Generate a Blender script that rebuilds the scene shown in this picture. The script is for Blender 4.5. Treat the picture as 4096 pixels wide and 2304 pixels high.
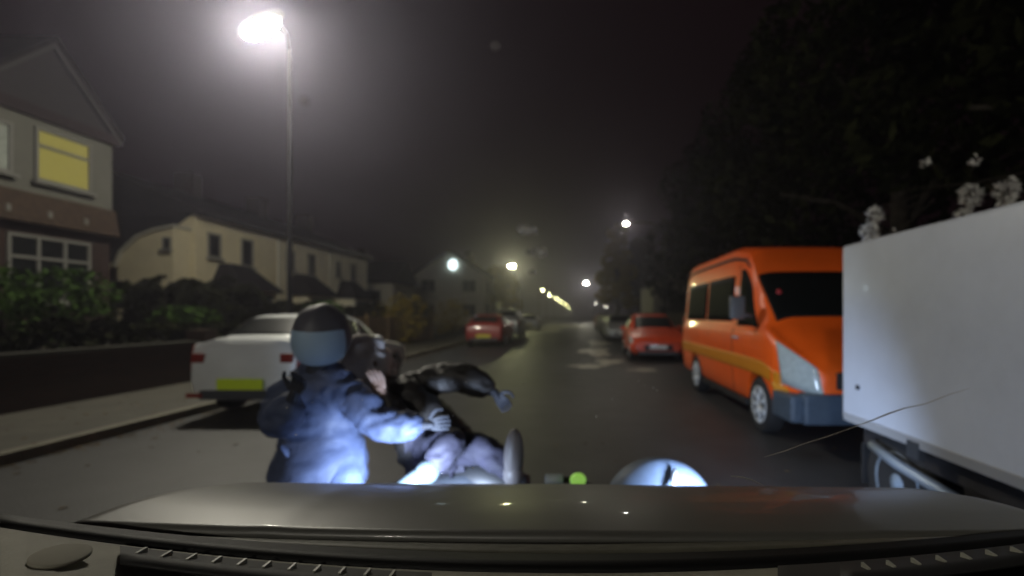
import bpy, bmesh, math, random
from mathutils import Vector, Matrix, Euler, noise
random.seed(7)
PI = math.pi
C = bpy.context.scene.collection
S = bpy.context.scene
for o in list(bpy.data.objects): bpy.data.objects.remove(o)

# ---------------------------------------------------------------- camera
H = 1.45; YAW = math.radians(7.6); PITCH = math.radians(3.1); FPX = 480.0
cd = bpy.data.cameras.new('camera'); cam = bpy.data.objects.new('camera', cd); C.objects.link(cam)
cd.sensor_width = 36; cd.lens = 36*FPX/1024; cd.clip_start = 0.02; cd.clip_end = 2000
cam.location = (0, 0, H); cam.rotation_euler = Euler((PI/2, 0, 0), 'XYZ')
cd.shift_x = -64/1024; cd.shift_y = 26/1024   # the road runs along +y and vanishes right of and below the centre
cd.dof.use_dof = True; cd.dof.focus_distance = 0.72
cd.dof.aperture_fstop = cd.lens/1000/0.0080
S.camera = cam
# ---------------------------------------------------------------- world, exposure
w = bpy.data.worlds.new('World'); S.world = w; w.use_nodes = True
bg = w.node_tree.nodes['Background']; bg.inputs[0].default_value = (0.0048, 0.0022, 0.0027, 1); bg.inputs[1].default_value = 1.0
S.view_settings.view_transform = 'Standard'; S.view_settings.look = 'None'
S.view_settings.exposure = 0; S.view_settings.gamma = 1
S.cycles.use_denoising = True
S.cycles.sample_clamp_indirect = 2.0
S.cycles.volume_bounces = 0

# ---------------------------------------------------------------- helpers
def srgb(r, g, b):
    f = lambda c: (c/255/12.92) if c/255 < .04045 else ((c/255+.055)/1.055)**2.4
    return (f(r), f(g), f(b))
MATS = {}
def mat(name, col, rough=.6, metal=0, var=0.0, scale=8, bump=0, bscale=40, emit=None, estr=1, alpha=None, coat=0, spec=.5):
    if name in MATS: return MATS[name]
    m = bpy.data.materials.new(name); m.use_nodes = True; nt = m.node_tree; b = nt.nodes['Principled BSDF']
    b.inputs['Base Color'].default_value = (*col, 1); b.inputs['Roughness'].default_value = rough
    b.inputs['Metallic'].default_value = metal; b.inputs['Coat Weight'].default_value = coat
    b.inputs['Specular IOR Level'].default_value = spec
    tc = nt.nodes.new('ShaderNodeTexCoord')
    if var > 0:
        n = nt.nodes.new('ShaderNodeTexNoise'); n.inputs['Scale'].default_value = scale; n.inputs['Detail'].default_value = 6; n.inputs['Roughness'].default_value = .65
        r = nt.nodes.new('ShaderNodeValToRGB')
        r.color_ramp.elements[0].position = .3; r.color_ramp.elements[1].position = .7
        r.color_ramp.elements[0].color = (*[c*(1-var) for c in col], 1); r.color_ramp.elements[1].color = (*[min(1, c*(1+var)) for c in col], 1)
        nt.links.new(tc.outputs['Object'], n.inputs['Vector']); nt.links.new(n.outputs['Fac'], r.inputs['Fac']); nt.links.new(r.outputs['Color'], b.inputs['Base Color'])
    if bump > 0:
        n2 = nt.nodes.new('ShaderNodeTexNoise'); n2.inputs['Scale'].default_value = bscale; n2.inputs['Detail'].default_value = 4
        bp = nt.nodes.new('ShaderNodeBump'); bp.inputs['Strength'].default_value = bump; bp.inputs['Distance'].default_value = .02
        nt.links.new(tc.outputs['Object'], n2.inputs['Vector']); nt.links.new(n2.outputs['Fac'], bp.inputs['Height']); nt.links.new(bp.outputs['Normal'], b.inputs['Normal'])
    if emit:
        b.inputs['Emission Color'].default_value = (*emit, 1); b.inputs['Emission Strength'].default_value = estr
    MATS[name] = m; return m
def brickmat(name, c1, c2, mortar, sc=1.0, ax='XZ'):
    if name in MATS: return MATS[name]
    m = bpy.data.materials.new(name); m.use_nodes = True; nt = m.node_tree; b = nt.nodes['Principled BSDF']
    tc = nt.nodes.new('ShaderNodeTexCoord'); sp = nt.nodes.new('ShaderNodeSeparateXYZ'); cb = nt.nodes.new('ShaderNodeCombineXYZ')
    ad = nt.nodes.new('ShaderNodeMath'); ad.operation = 'ADD'
    nt.links.new(tc.outputs['Object'], sp.inputs[0]); nt.links.new(sp.outputs[0], ad.inputs[0]); nt.links.new(sp.outputs[1], ad.inputs[1])
    nt.links.new(ad.outputs[0], cb.inputs[0]); nt.links.new(sp.outputs[2], cb.inputs[1])
    br = nt.nodes.new('ShaderNodeTexBrick'); br.inputs['Scale'].default_value = sc
    br.inputs['Brick Width'].default_value = .23; br.inputs['Row Height'].default_value = .078; br.inputs['Mortar Size'].default_value = .008
    br.inputs['Color1'].default_value = (*c1, 1); br.inputs['Color2'].default_value = (*c2, 1); br.inputs['Mortar'].default_value = (*mortar, 1)
    nt.links.new(cb.outputs[0], br.inputs['Vector']); nt.links.new(br.outputs['Color'], b.inputs['Base Color']); b.inputs['Roughness'].default_value = .85
    MATS[name] = m; return m

def link(name, me, m=None, parent=None, smooth=False):
    o = bpy.data.objects.new(name, me); C.objects.link(o)
    if m is not None:
        if isinstance(m, (list, tuple)):
            for k in m: me.materials.append(k)
        else: me.materials.append(m)
    if smooth:
        for p in me.polygons: p.use_smooth = True
    if parent: o.parent = parent
    return o
def obj(name, bm, m, parent=None, smooth=False, loc=None, rot=None):
    me = bpy.data.meshes.new(name); bmesh.ops.recalc_face_normals(bm, faces=bm.faces[:]); bm.to_mesh(me); bm.free()
    o = link(name, me, m, parent, smooth)
    if loc: o.location = loc
    if rot: o.rotation_euler = rot
    return o
def tag(o, label, cat, group=None, kind=None):
    o['label'] = label; o['category'] = cat
    if group: o['group'] = group
    if kind: o['kind'] = kind
    return o
def thing(name, label, cat, loc=(0, 0, 0), rz=0, group=None):
    o = bpy.data.objects.new(name, None); C.objects.link(o); o.location = loc; o.rotation_euler = (0, 0, rz); o.empty_display_size = .2
    return tag(o, label, cat, group)
def struct(name, bm, m, smooth=False, label=None):
    o = obj(name, bm, m, None, smooth); o['kind'] = 'structure'
    if label: o['label'] = label; o['category'] = name.replace('_', ' ')
    return o
def box(bm, x0, x1, y0, y1, z0, z1, bev=0):
    vs = [bm.verts.new((x, y, z)) for x in (x0, x1) for y in (y0, y1) for z in (z0, z1)]
    fs = [(0, 1, 3, 2), (4, 6, 7, 5), (0, 4, 5, 1), (2, 3, 7, 6), (0, 2, 6, 4), (1, 5, 7, 3)]
    F = [bm.faces.new([vs[i] for i in f]) for f in fs]
    if bev:
        E = {e for f in F for e in f.edges}
        bmesh.ops.bevel(bm, geom=list(E), offset=bev, segments=2, affect='EDGES', profile=.6)
def prism(bm, pts, a0, a1, axis='y'):
    # pts in the plane across the axis
    def P(p, a):
        return (p[0], a, p[1]) if axis == 'y' else ((a, p[0], p[1]) if axis == 'x' else (p[0], p[1], a))
    A = [bm.verts.new(P(p, a0)) for p in pts]; B = [bm.verts.new(P(p, a1)) for p in pts]
    bm.faces.new(A); bm.faces.new(B[::-1])
    n = len(pts)
    for i in range(n): bm.faces.new([A[i], B[i], B[(i+1) % n], A[(i+1) % n]])
def tube(bm, pts, r, seg=8, caps=True):
    pts = [Vector(p) for p in pts]; rs = r if isinstance(r, (list, tuple)) else [r]*len(pts)
    rings = []; up = Vector((0, 0, 1))
    for i, p in enumerate(pts):
        d = (pts[min(i+1, len(pts)-1)]-pts[max(i-1, 0)]).normalized()
        a = d.cross(up if abs(d.z) < .95 else Vector((1, 0, 0))).normalized(); b = d.cross(a)
        rings.append([bm.verts.new(p+(a*math.cos(t)+b*math.sin(t))*rs[i]) for t in [2*PI*k/seg for k in range(seg)]])
    for A, B in zip(rings, rings[1:]):
        for k in range(seg): bm.faces.new([A[k], A[(k+1) % seg], B[(k+1) % seg], B[k]])
    if caps: bm.faces.new(rings[0][::-1]); bm.faces.new(rings[-1])
def lathe(bm, prof, seg=28, axis='x', c=(0, 0, 0)):
    rings = []
    for r, a in prof:
        ring = []
        for k in range(seg):
            t = 2*PI*k/seg
            p = (a, r*math.cos(t), r*math.sin(t)) if axis == 'x' else ((r*math.cos(t), a, r*math.sin(t)) if axis == 'y' else (r*math.cos(t), r*math.sin(t), a))
            ring.append(bm.verts.new(Vector(p)+Vector(c)))
        rings.append(ring)
    for A, B in zip(rings, rings[1:]):
        for k in range(seg): bm.faces.new([A[k], A[(k+1) % seg], B[(k+1) % seg], B[k]])
    bm.faces.new(rings[0][::-1]); bm.faces.new(rings[-1])
def blob(bm, c, r, sub=3, fn=None, mtx=None):
    g = bmesh.ops.create_icosphere(bm, subdivisions=sub, radius=1)
    for v in g['verts']:
        d = v.co.normalized(); k = fn(d) if fn else 1
        p = Vector((d.x*r[0], d.y*r[1], d.z*r[2]))*k
        if mtx: p = mtx @ p
        v.co = p+Vector(c)
def copy_tree(o, parent=None):
    c = o.copy(); C.objects.link(c); c.parent = parent
    for ch in list(o.children): copy_tree(ch, c)
    return c

# ---------------------------------------------------------------- materials
M = dict(
 asphalt=mat('asphalt', (.041, .0415, .0425), .5, var=.32, scale=1.7, bump=.35, bscale=55),
 paving=mat('paving', (.06, .056, .042), .75, var=.25, scale=2.5, bump=.2, bscale=25),
 kerb=mat('kerb_stone', (.17, .16, .12), .7, var=.25, scale=6, bump=.2),
 soil=mat('soil', (.035, .032, .02), .95, var=.5, scale=3, bump=.6, bscale=12),
 render=mat('cream_render', (.72, .65, .44), .9, var=.10, scale=1.2, bump=.15, bscale=60),
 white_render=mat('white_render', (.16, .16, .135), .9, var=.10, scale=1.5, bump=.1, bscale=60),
 grey_render=mat('grey_render', (.55, .54, .45), .9, var=.12, scale=1.5),
 tile=mat('roof_tile', (.022, .020, .02), .9, spec=.1, var=.35, scale=5, bump=.5, bscale=9),
 bandtile=mat('hung_tile', (.055, .033, .018), .85, var=.4, scale=9, bump=.6, bscale=14),
 pvc=mat('white_frame', (.22, .22, .20), .4, var=.05),
 glass=mat('dark_glass', (.010, .012, .012), .3, spec=.12, var=.1),
 curtain=mat('curtain', (.30, .29, .26), .8, var=.25, scale=14),
 darkwood=mat('dark_timber', (.045, .022, .016), .7, var=.3),
 tyre=mat('tyre_rubber', (.014, .014, .015), .8, var=.2),
 alloy=mat('wheel_rim', (.55, .58, .62), .35, metal=.6, var=.1),
 black=mat('black_plastic', (.014, .014, .015), .55, var=.2),
 trim=mat('bumper_plastic', (.045, .05, .06), .5, var=.15),
 lens=mat('lamp_lens', (.55, .6, .62), .12, var=.05, spec=.9),
 redlens=mat('red_lens', (.20, .02, .012), .25, var=.1),
 steel=mat('galvanised', (.014, .014, .014), 1, spec=0, metal=0, var=.2),
 leaf=mat('dark_leaf', (.016, .018, .007), .9, spec=.05, var=.5, scale=2),
 leafg=mat('green_leaf', (.045, .085, .018), .9, spec=.05, var=.45, scale=3),
 leafy=mat('autumn_leaf', (.26, .20, .035), .9, spec=.05, var=.45, scale=3),
 bark=mat('bark', (.025, .020, .015), .9, var=.4, scale=8, bump=.6, bscale=20),
)
def brick(): return brickmat('brick', (.045, .02, .013), (.033, .016, .011), (.035, .03, .025))

# ---------------------------------------------------------------- ground
def sheet(name, x0, x1, y0, y1, z, m, nx=1, ny=1, fz=None, label=None):
    bm = bmesh.new(); V = [[bm.verts.new((x0+(x1-x0)*i/nx, y0+(y1-y0)*j/ny, 0)) for j in range(ny+1)] for i in range(nx+1)]
    for row in V:
        for v in row: v.co.z = z if fz is None else fz(v.co.x, v.co.y)
    for i in range(nx):
        for j in range(ny): bm.faces.new([V[i][j], V[i+1][j], V[i+1][j+1], V[i][j+1]])
    return struct(name, bm, m, label=label)
sheet('ground', -400, 400, -60, 900, -.16, M['soil'])
KL, KR = -5.45, 4.45
sheet('road', KL, KR, -40, 700, 0, M['asphalt'])
def slab(name, x0, x1, z, m, y0=-40, y1=700):
    bm = bmesh.new(); box(bm, x0, x1, y0, y1, -.15, z); return struct(name, bm, m)
slab('kerb', KL-.14, KL, .115, M['kerb']); slab('kerb', KR, KR+.14, .115, M['kerb'])
slab('pavement', -7.65, KL-.142, .105, M['paving']); slab('pavement', KR+.142, 6.6, .105, M['paving'])
def gz(x, y):
    t = min(1, max(0, (-7.9-x)/4.0)); return .12+.75*t*t*(3-2*t)*(1 if y < 35 else max(0, 1-(y-35)/20))
sheet('garden_ground', -60, -7.9, -10, 120, 0, M['soil'], 40, 30, gz)
sheet('garden_ground', 6.6, 60, -10, 160, .1, M['soil'], 2, 2)
pale = mat('painted_road_light', (.36, .34, .28), .45, var=.3, scale=2)  # pale colour laid on the asphalt as painted pools of light
def light_pool_on_road(x, y, rx, ry, sd):
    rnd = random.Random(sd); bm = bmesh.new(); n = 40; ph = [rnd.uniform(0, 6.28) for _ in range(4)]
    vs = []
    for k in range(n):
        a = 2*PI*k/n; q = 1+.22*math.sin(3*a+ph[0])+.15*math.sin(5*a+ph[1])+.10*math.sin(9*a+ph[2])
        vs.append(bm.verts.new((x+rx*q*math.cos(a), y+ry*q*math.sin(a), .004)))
    bm.faces.new(vs); struct('road_light_pool', bm, pale)
for i, a in enumerate([(.75, 18.5, .55, 1.9), (1.0, 14.6, .40, .8), (.35, 13.3, .45, .45), (-3.2, 43, 1.6, 7.5), (1.1, 24, .5, 2.2), (-1.2, 60, 1.9, 7), (1.75, 12.4, .35, .3)]): light_pool_on_road(*a, i)
# ---------------------------------------------------------------- loft vehicles
def lerp(a, b, t): return a+(b-a)*t
def interp(st, y):
    if y <= st[0][0]: return st[0][1:]
    for A, B in zip(st, st[1:]):
        if y <= B[0]:
            t = (y-A[0])/max(1e-6, B[0]-A[0]); return [lerp(a, b, t) for a, b in zip(A[1:], B[1:])]
    return st[-1][1:]
def half(st, y):
    bf = .945
    if len(st[0]) == 7: bf = .996; st = [q[:6] for q in st]
    e = .035
    a = interp(st, y-e); b = interp(st, y); c = interp(st, y+e)
    zf, zb, zr, wd, wr = [(p+2*q+r)/4 for p, q, r in zip(a, b, c)]
    z7 = max(zb+.012, zr-.07)
    p = [(0, zf), (.80*wd, zf), (.955*wd, zf+.09), (wd, zf+.45*(zb-zf)), (lerp(bf, 1, .8)*wd, zb-.10*(zb-zf)), (bf*wd, zb)]
    p += [(lerp(bf*wd, wr, .5)+.012*(bf < .99), lerp(zb, z7, .5)), (wr, z7), (.76*wr, max(zr-.008, zb+.014)), (0, max(zr, zb+.02))]
    return p
def ringpt(st, y, v):
    s = 1
    if v > 9: v = 18-v; s = -1
    p = half(st, y); n = len(p)
    i = min(int(v), n-2); t = v-i
    def g(k):
        if k < 0: return (-p[-k][0], p[-k][1])
        if k > n-1: q = p[2*(n-1)-k]; return (-q[0], q[1])
        return p[k]
    a, b, c, d = g(i-1), g(i), g(i+1), g(i+2)
    cr = lambda q0, q1, q2, q3: .5*(2*q1+(q2-q0)*t+(2*q0-5*q1+4*q2-q3)*t*t+(3*q1-q0-3*q2+q3)*t*t*t)
    k = .55  # between straight and rounded
    x = lerp(lerp(b[0], c[0], t), cr(a[0], b[0], c[0], d[0]), k); z = lerp(lerp(b[1], c[1], t), cr(a[1], b[1], c[1], d[1]), k)
    return Vector((s*x, y, z))
def srf(st, y, v, off=0):
    p = ringpt(st, y, v)
    if off:
        e = .03
        a = ringpt(st, y+e, v)-ringpt(st, y-e, v); v1 = min(18, v+.05); v0 = max(0, v-.05)
        b = ringpt(st, y, v1)-ringpt(st, y, v0); n = a.cross(b)
        if n.length > 1e-9:
            n.normalize(); c = Vector((0, y, .7))
            if n.dot(p-c) < 0: n = -n
            p = p+n*off
    return p
def loft(st, name, m, parent, arches, r, arch_mat=None):
    L0, L1 = st[0][0], st[-1][0]
    ys = sorted(set([round(s[0], 3) for s in st]+[round(L0+(L1-L0)*i/70, 3) for i in range(71)]))
    vs = [k*.5 for k in range(36)]
    bm = bmesh.new(); R = [[bm.verts.new(ringpt(st, y, v)) for v in vs] for y in ys]; n = len(vs)
    for A, B in zip(R, R[1:]):
        for k in range(n): bm.faces.new([A[k], B[k], B[(k+1) % n], A[(k+1) % n]])
    bm.faces.new(R[0]); bm.faces.new(R[-1][::-1])
    o = obj(name, bm, m, None, True)
    W = max(s[4] for s in st)
    cs = []
    for ya in arches:
        for s in (-1, 1):
            b2 = bmesh.new(); lathe(b2, [(r*1.17, s*(W-.30)), (r*1.17, s*(W+.2))], 32, 'x', (0, ya, r))
            c = obj('cut', b2, M['black']); cs.append(c)
            md = o.modifiers.new('b', 'BOOLEAN'); md.operation = 'DIFFERENCE'; md.solver = 'EXACT'; md.object = c
    dg = bpy.context.evaluated_depsgraph_get(); me = bpy.data.meshes.new_from_object(o.evaluated_get(dg))
    old = o.data; o.modifiers.clear(); o.data = me; bpy.data.meshes.remove(old)
    for c in cs: bpy.data.objects.remove(c)
    for p in me.polygons: p.use_smooth = True
    try: me.set_sharp_from_angle(angle=math.radians(38))
    except Exception: pass
    o.parent = parent
    return o
def patch(st, name, m, parent, yb, yt, v0, v1, off=.006, ny=10, nv=6, th=.01, sides=True, ndiv=None):
    # yb: (y0,y1) at v0 ; yt: (y0,y1) at v1. one mesh per side
    out = []
    for s in ((0, 1) if sides else (0,)):
        bm = bmesh.new(); G = []
        for j in range(nv+1):
            t = j/nv; v = lerp(v0, v1, t); a = lerp(yb[0], yt[0], t); b = lerp(yb[1], yt[1], t); row = []
            for i in range(ny+1):
                p = srf(st, lerp(a, b, i/ny), v, off)
                q = srf(st, lerp(a, b, i/ny), v, -th)
                if s: p.x = -p.x; q.x = -q.x
                row.append((bm.verts.new(p), bm.verts.new(q)))
            G.append(row)
        for j in range(nv):
            for i in range(ny):
                bm.faces.new([G[j][i][0], G[j][i+1][0], G[j+1][i+1][0], G[j+1][i][0]])
        for (A, B) in [((0, i), (0, i+1)) for i in range(ny)]+[((nv, i), (nv, i+1)) for i in range(ny)]+[((j, 0), (j+1, 0)) for j in range(nv)]+[((j, ny), (j+1, ny)) for j in range(nv)]:
            a = G[A[0]][A[1]]; b = G[B[0]][B[1]]; bm.faces.new([a[0], b[0], b[1], a[1]])
        out.append(obj(name, bm, m, parent, True))
    return out
def wheel(parent, x, y, r, wd=.2, rimm=None):
    s = 1 if x > 0 else -1
    bm = bmesh.new(); h = wd/2
    lathe(bm, [(r*.62, -h*.9), (r*.9, -h), (r*.98, -h*.75), (r, -h*.3), (r, h*.3), (r*.98, h*.75), (r*.9, h), (r*.62, h*.9)], 36)
    t = obj('wheel', bm, M['tyre'], parent, True, (x-s*h, y, r))
    bm = bmesh.new(); lathe(bm, [(r*.66, s*h*.55), (r*.66, s*h*.98), (r*.60, s*h*1.0), (r*.56, s*h*.7), (r*.12, s*h*.78), (r*.11, s*h*.95), (.001, s*h*.98)], 30)
    for k in range(7):
        a = 2*PI*k/7; d = Vector((0, math.cos(a), math.sin(a)))
        tube(bm, [Vector((s*h*.85, 0, 0))+d*r*.1, Vector((s*h*.9, 0, 0))+d*r*.6], [r*.075, r*.06], 6)
    obj('rim', bm, rimm or M['alloy'], t, True)
    return t
def shift(root, L):
    for ch in root.children: ch.location.y -= L/2

def make_car(label, paint, loc, rz, group=None, L=4.1, W=.86, Ht=1.45, boot=False, rear_glow=0, cat='car', plate='rear', plate_mat=None, name='parked_car', head_on=False):
    t = thing(name, label, cat, loc, rz, group)
    k = Ht/1.45
    if not boot:
        st = [(0, .34, .58, .60, .70*W/.86, .52), (.06, .27, .66, .69, .78*W/.86, .58), (.22, .22, .74, .78, .84*W/.86, .62), (.55, .20, .84, .87, W, .66), (1.0, .20, .92*k, .97*k, W, .66),
              (1.12, .2, .93*k, 1.0*k, W, .64), (1.85, .2, .96*k, 1.38*k, W, .60), (2.3, .2, .97*k, 1.45*k, W, .61), (3.0, .2, .98*k, 1.44*k, W, .60), (3.55, .2, .99*k, 1.34*k, W, .57),
              (3.93, .23, .98*k, 1.06*k, .83*W/.86, .57), (4.04, .28, .90*k, .93*k, .78*W/.86, .55), (L, .38, .70*k, .72*k, .72*W/.86, .52)]
        rw = ((3.56, 3.88), 7.25)
    else:
        st = [(0, .34, .58, .60, .70*W/.86, .52), (.06, .27, .66, .69, .78*W/.86, .58), (.22, .22, .74, .78, .84*W/.86, .62), (.55, .20, .82, .85, W, .66), (1.15, .20, .90*k, .95*k, W, .66),
              (1.25, .2, .91*k, .98*k, W, .64), (2.0, .2, .95*k, 1.36*k, W, .60), (2.5, .2, .96*k, 1.45*k, W, .61), (3.1, .2, .98*k, 1.43*k, W, .60), (3.35, .2, .99*k, 1.40*k, W, .59), (L-.42, .2, 1.03*k, 1.12*k, W, .62),
              (L-.12, .24, 1.03*k, 1.10*k, .84*W/.86, .64), (L-.06, .28, .97*k, 1.03*k, .81*W/.86, .62), (L, .38, .72*k, .74*k, .74*W/.86, .55)]
        rw = ((3.38, L-.46), 7.25)
    r = .31; wf, wb = .80, L-.78
    b = loft(st, 'body', paint, t, [wf, wb], r)
    G = M['glass']
    a0 = 1.16 if not boot else 1.3
    patch(st, 'windscreen', G, t, (a0, a0+.66), (a0, a0+.66), 7.2, 10.8, sides=False, nv=12)
    e = 3.45 if not boot else 3.4
    patch(st, 'side_window', G, t, (a0+.35, 2.28), (a0+.88, 2.28), 5.25, 6.82)
    patch(st, 'side_window', G, t, (2.36, e), (2.36, e-.18), 5.25, 6.82)
    patch(st, 'rear_window', G, t, rw[0], rw[0], rw[1], 18-rw[1], sides=False, nv=12)
    for o in patch(st, 'headlight', M['lens'] if not head_on else mat('lit_headlamp', (.8, .8, .8), .2, emit=(1, .93, .8), estr=6), t, (.05, .42), (.10, .46), 3.6, 4.75, off=.012, th=.02): pass
    patch(st, 'tail_light', M['redlens'], t, (L-.42, L-.035), (L-.34, L-.06), 3.35, 4.75, off=.012, th=.02)
    bm = bmesh.new(); box(bm, -.42, .42, -.015, .03, .36, .52, .01); obj('grille', bm, M['black'], t)
    bm = bmesh.new(); box(bm, -.6*W/.86, .6*W/.86, -.02, .05, .22, .33, .02); obj('bumper', bm, M['trim'], t)
    bm = bmesh.new(); box(bm, -.62*W/.86, .62*W/.86, L-.05, L+.03, .27, .40, .02); obj('bumper', bm, M['trim'], t)
    bm = bmesh.new(); box(bm, -.26, .26, -.03, -.018, .40, .51); obj('number_plate', bm, mat('plate_white', (.75, .77, .8), .4), t)
    bm = bmesh.new(); box(bm, -.31, .31, L+.030, L+.046, .41, .56); obj('number_plate', bm, plate_mat or mat('plate_yellow', (.62, .55, .05), .45), t)
    for s in (-1, 1):
        bm = bmesh.new(); blob(bm, (s*(W+.08), a0+.62, .98*k), (.10, .05, .07), 2); box(bm, min(s*(W-.04), s*(W+.06)), max(s*(W-.04), s*(W+.06)), a0+.6, a0+.64, .94*k, .98*k)
        obj('mirror', bm, paint, t, True)
        for y in (1.75, 2.85):
            bm = bmesh.new(); xx = srf(st, y, 4.6).x; tube(bm, [(s*(xx+.01), y, .86*k), (s*(xx+.03), y+.04, .86*k), (s*(xx+.03), y+.14, .86*k), (s*(xx+.01), y+.18, .86*k)], .011, 6); obj('door_handle', bm, paint, t, True)
        for y in (wf, wb): wheel(t, s*(W-.02), y, r)
    if boot:
        for s in (-1, 1):
            bm = bmesh.new(); box(bm, min(s*.52, s*.69), max(s*.52, s*.69), L-.07, L+.008, .77, .90, .02); obj('tail_light', bm, M['redlens'], t)
            bm = bmesh.new(); box(bm, min(s*.52, s*.74), max(s*.52, s*.74), L+.02, L+.036, .30, .36, .005); obj('reflector', bm, M['redlens'], t)
    shift(t, L)
    return t

# ---------------------------------------------------------------- orange minibus
orange = mat('orange_paint', (.95, .12, .008), .35, var=.10, scale=1.5, coat=.4)
def make_minibus(loc, rz):
    t = thing('minibus', 'bright orange high-roof minibus with amber side stripe parked beyond the white truck', 'minibus', loc, rz)
    L = 5.2; W = .98
    st = [(0, .42, .78, .82, .60, .50), (.05, .34, .88, .93, .70, .60), (.2, .30, 1.0, 1.06, .83, .70), (.5, .28, 1.16, 1.24, .965, .78), (.72, .28, 1.27, 1.36, W, .80),
          (.8, .28, 1.28, 1.42, W, .80), (1.40, .28, 1.30, 2.0, W, .80), (1.46, .28, 1.30, 2.14, W, .80), (1.62, .28, 1.30, 2.36, W, .81), (2.1, .28, 1.30, 2.44, W, .82), (2.4, .28, 1.30, 2.45, W, .82), (4.6, .28, 1.30, 2.44, W, .82),
          (5.05, .28, 1.30, 2.40, .97, .80), (5.14, .32, 1.30, 2.34, .95, .78), (L, .42, 1.28, 2.25, .92, .76)]
    r = .34; wf, wb = .92, 4.0
    loft(st, 'body', orange, t, [wf, wb], r)
    G = mat('minibus_glass', (.008, .009, .008), .5, spec=.03)
    patch(st, 'windscreen', G, t, (.80, 1.40), (.80, 1.40), 7.12, 10.88, sides=False, nv=14)
    # front door windows raked with the pillar, then the passenger windows
    patch(st, 'side_window', G, t, (.98, 1.78), (1.42, 1.78), 4.95, 6.5)
    patch(st, 'side_window', G, t, (2.02, 3.35), (2.02, 3.35), 5.1, 6.3)
    patch(st, 'side_window', G, t, (3.42, 4.85), (3.42, 4.85), 5.1, 6.3)
    patch(st, 'side_stripe', mat('amber_stripe', (.62, .22, .01), .4), t, (.35, 5.05), (.35, 5.05), 2.95, 3.35, off=.004, th=.002, ny=40)
    patch(st, 'gutter', M['black'], t, (1.55, 5.0), (1.55, 5.0), 6.72, 6.8, off=.012, th=.01, ny=30, nv=1)
    patch(st, 'headlight', mat('van_lens', (.45, .52, .52), .15, spec=.9, var=.15, scale=20), t, (.0, .36), (.06, .50), 3.1, 4.85, off=.014, th=.03)
    patch(st, 'indicator', mat('amber_lens', (.7, .3, .03), .3), t, (.25, .47), (.3, .5), 2.75, 3.0, off=.016, th=.03)
    bm = bmesh.new(); box(bm, -.86, .86, -.06, .14, .30, .62, .04); box(bm, -.97, -.80, .0, .50, .31, .60, .04); box(bm, .80, .97, .0, .50, .31, .60, .04); obj('bumper', bm, mat('blue_grey_bumper', (.06, .085, .12), .45, var=.2), t)
    bm = bmesh.new(); box(bm, -.5, .5, -.03, .04, .66, .84, .02)
    for k in range(3): box(bm, -.48, .48, -.045, -.031, .69+k*.05, .705+k*.05)
    obj('grille', bm, M['black'], t)
    bm = bmesh.new(); box(bm, -.26, .26, -.075, -.062, .42, .53); obj('number_plate', bm, mat('plate_white', (.75, .77, .8), .4), t)
    for s in (-1, 1):
        bm = bmesh.new(); box(bm, min(s*1.04, s*1.24), max(s*1.04, s*1.24), 1.12, 1.20, 1.38, 1.68, .03); tube(bm, [(s*.93, 1.2, 1.42), (s*1.08, 1.17, 1.45)], .022, 8)
        obj('mirror', bm, mat('mirror_shell', (.10, .10, .10), .4), t, True)
        bm = bmesh.new(); tube(bm, [(s*.975, 1.62, 1.13), (s*1.0, 1.64, 1.13), (s*1.0, 1.80, 1.13), (s*.975, 1.82, 1.13)], .014, 6); obj('door_handle', bm, M['lens'], t, True)
        for y in (wf, wb): wheel(t, s*(W-.02), y, r, .22, mat('pale_hubcap', (.6, .63, .66), .5))
        bm = bmesh.new(); box(bm, min(s*.90, s*.955), max(s*.90, s*.955), 1.36, 3.55, .25, .33, .01); obj('sill', bm, M['black'], t)
        bm = bmesh.new(); box(bm, min(s*.88, s*.93), max(s*.88, s*.93), L-.12, L+.02, .9, 1.4, .01); obj('tail_light', bm, M['redlens'], t)
    for y in (1.86,):
        patch(st, 'door_seam', M['black'], t, (y, y+.012), (y, y+.012), 2.0, 6.6, off=.002, th=.004, ny=1, nv=16)
    # wiper
    bm = bmesh.new(); a = srf(st, .83, 8.6, .02); b = srf(st, 1.05, 7.6, .02); tube(bm, [a, b], .009, 6); obj('wiper', bm, M['black'], t)
    # tax disc / sticker and ornament glimpsed inside the windscreen
    bm = bmesh.new(); a = srf(st, 1.12, 10.05, .012); blob(bm, a, (.035, .02, .04), 2); obj('windscreen_sticker', bm, mat('red_sticker', (.45, .03, .03), .6), t)
    shift(t, L)
    return t

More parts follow.
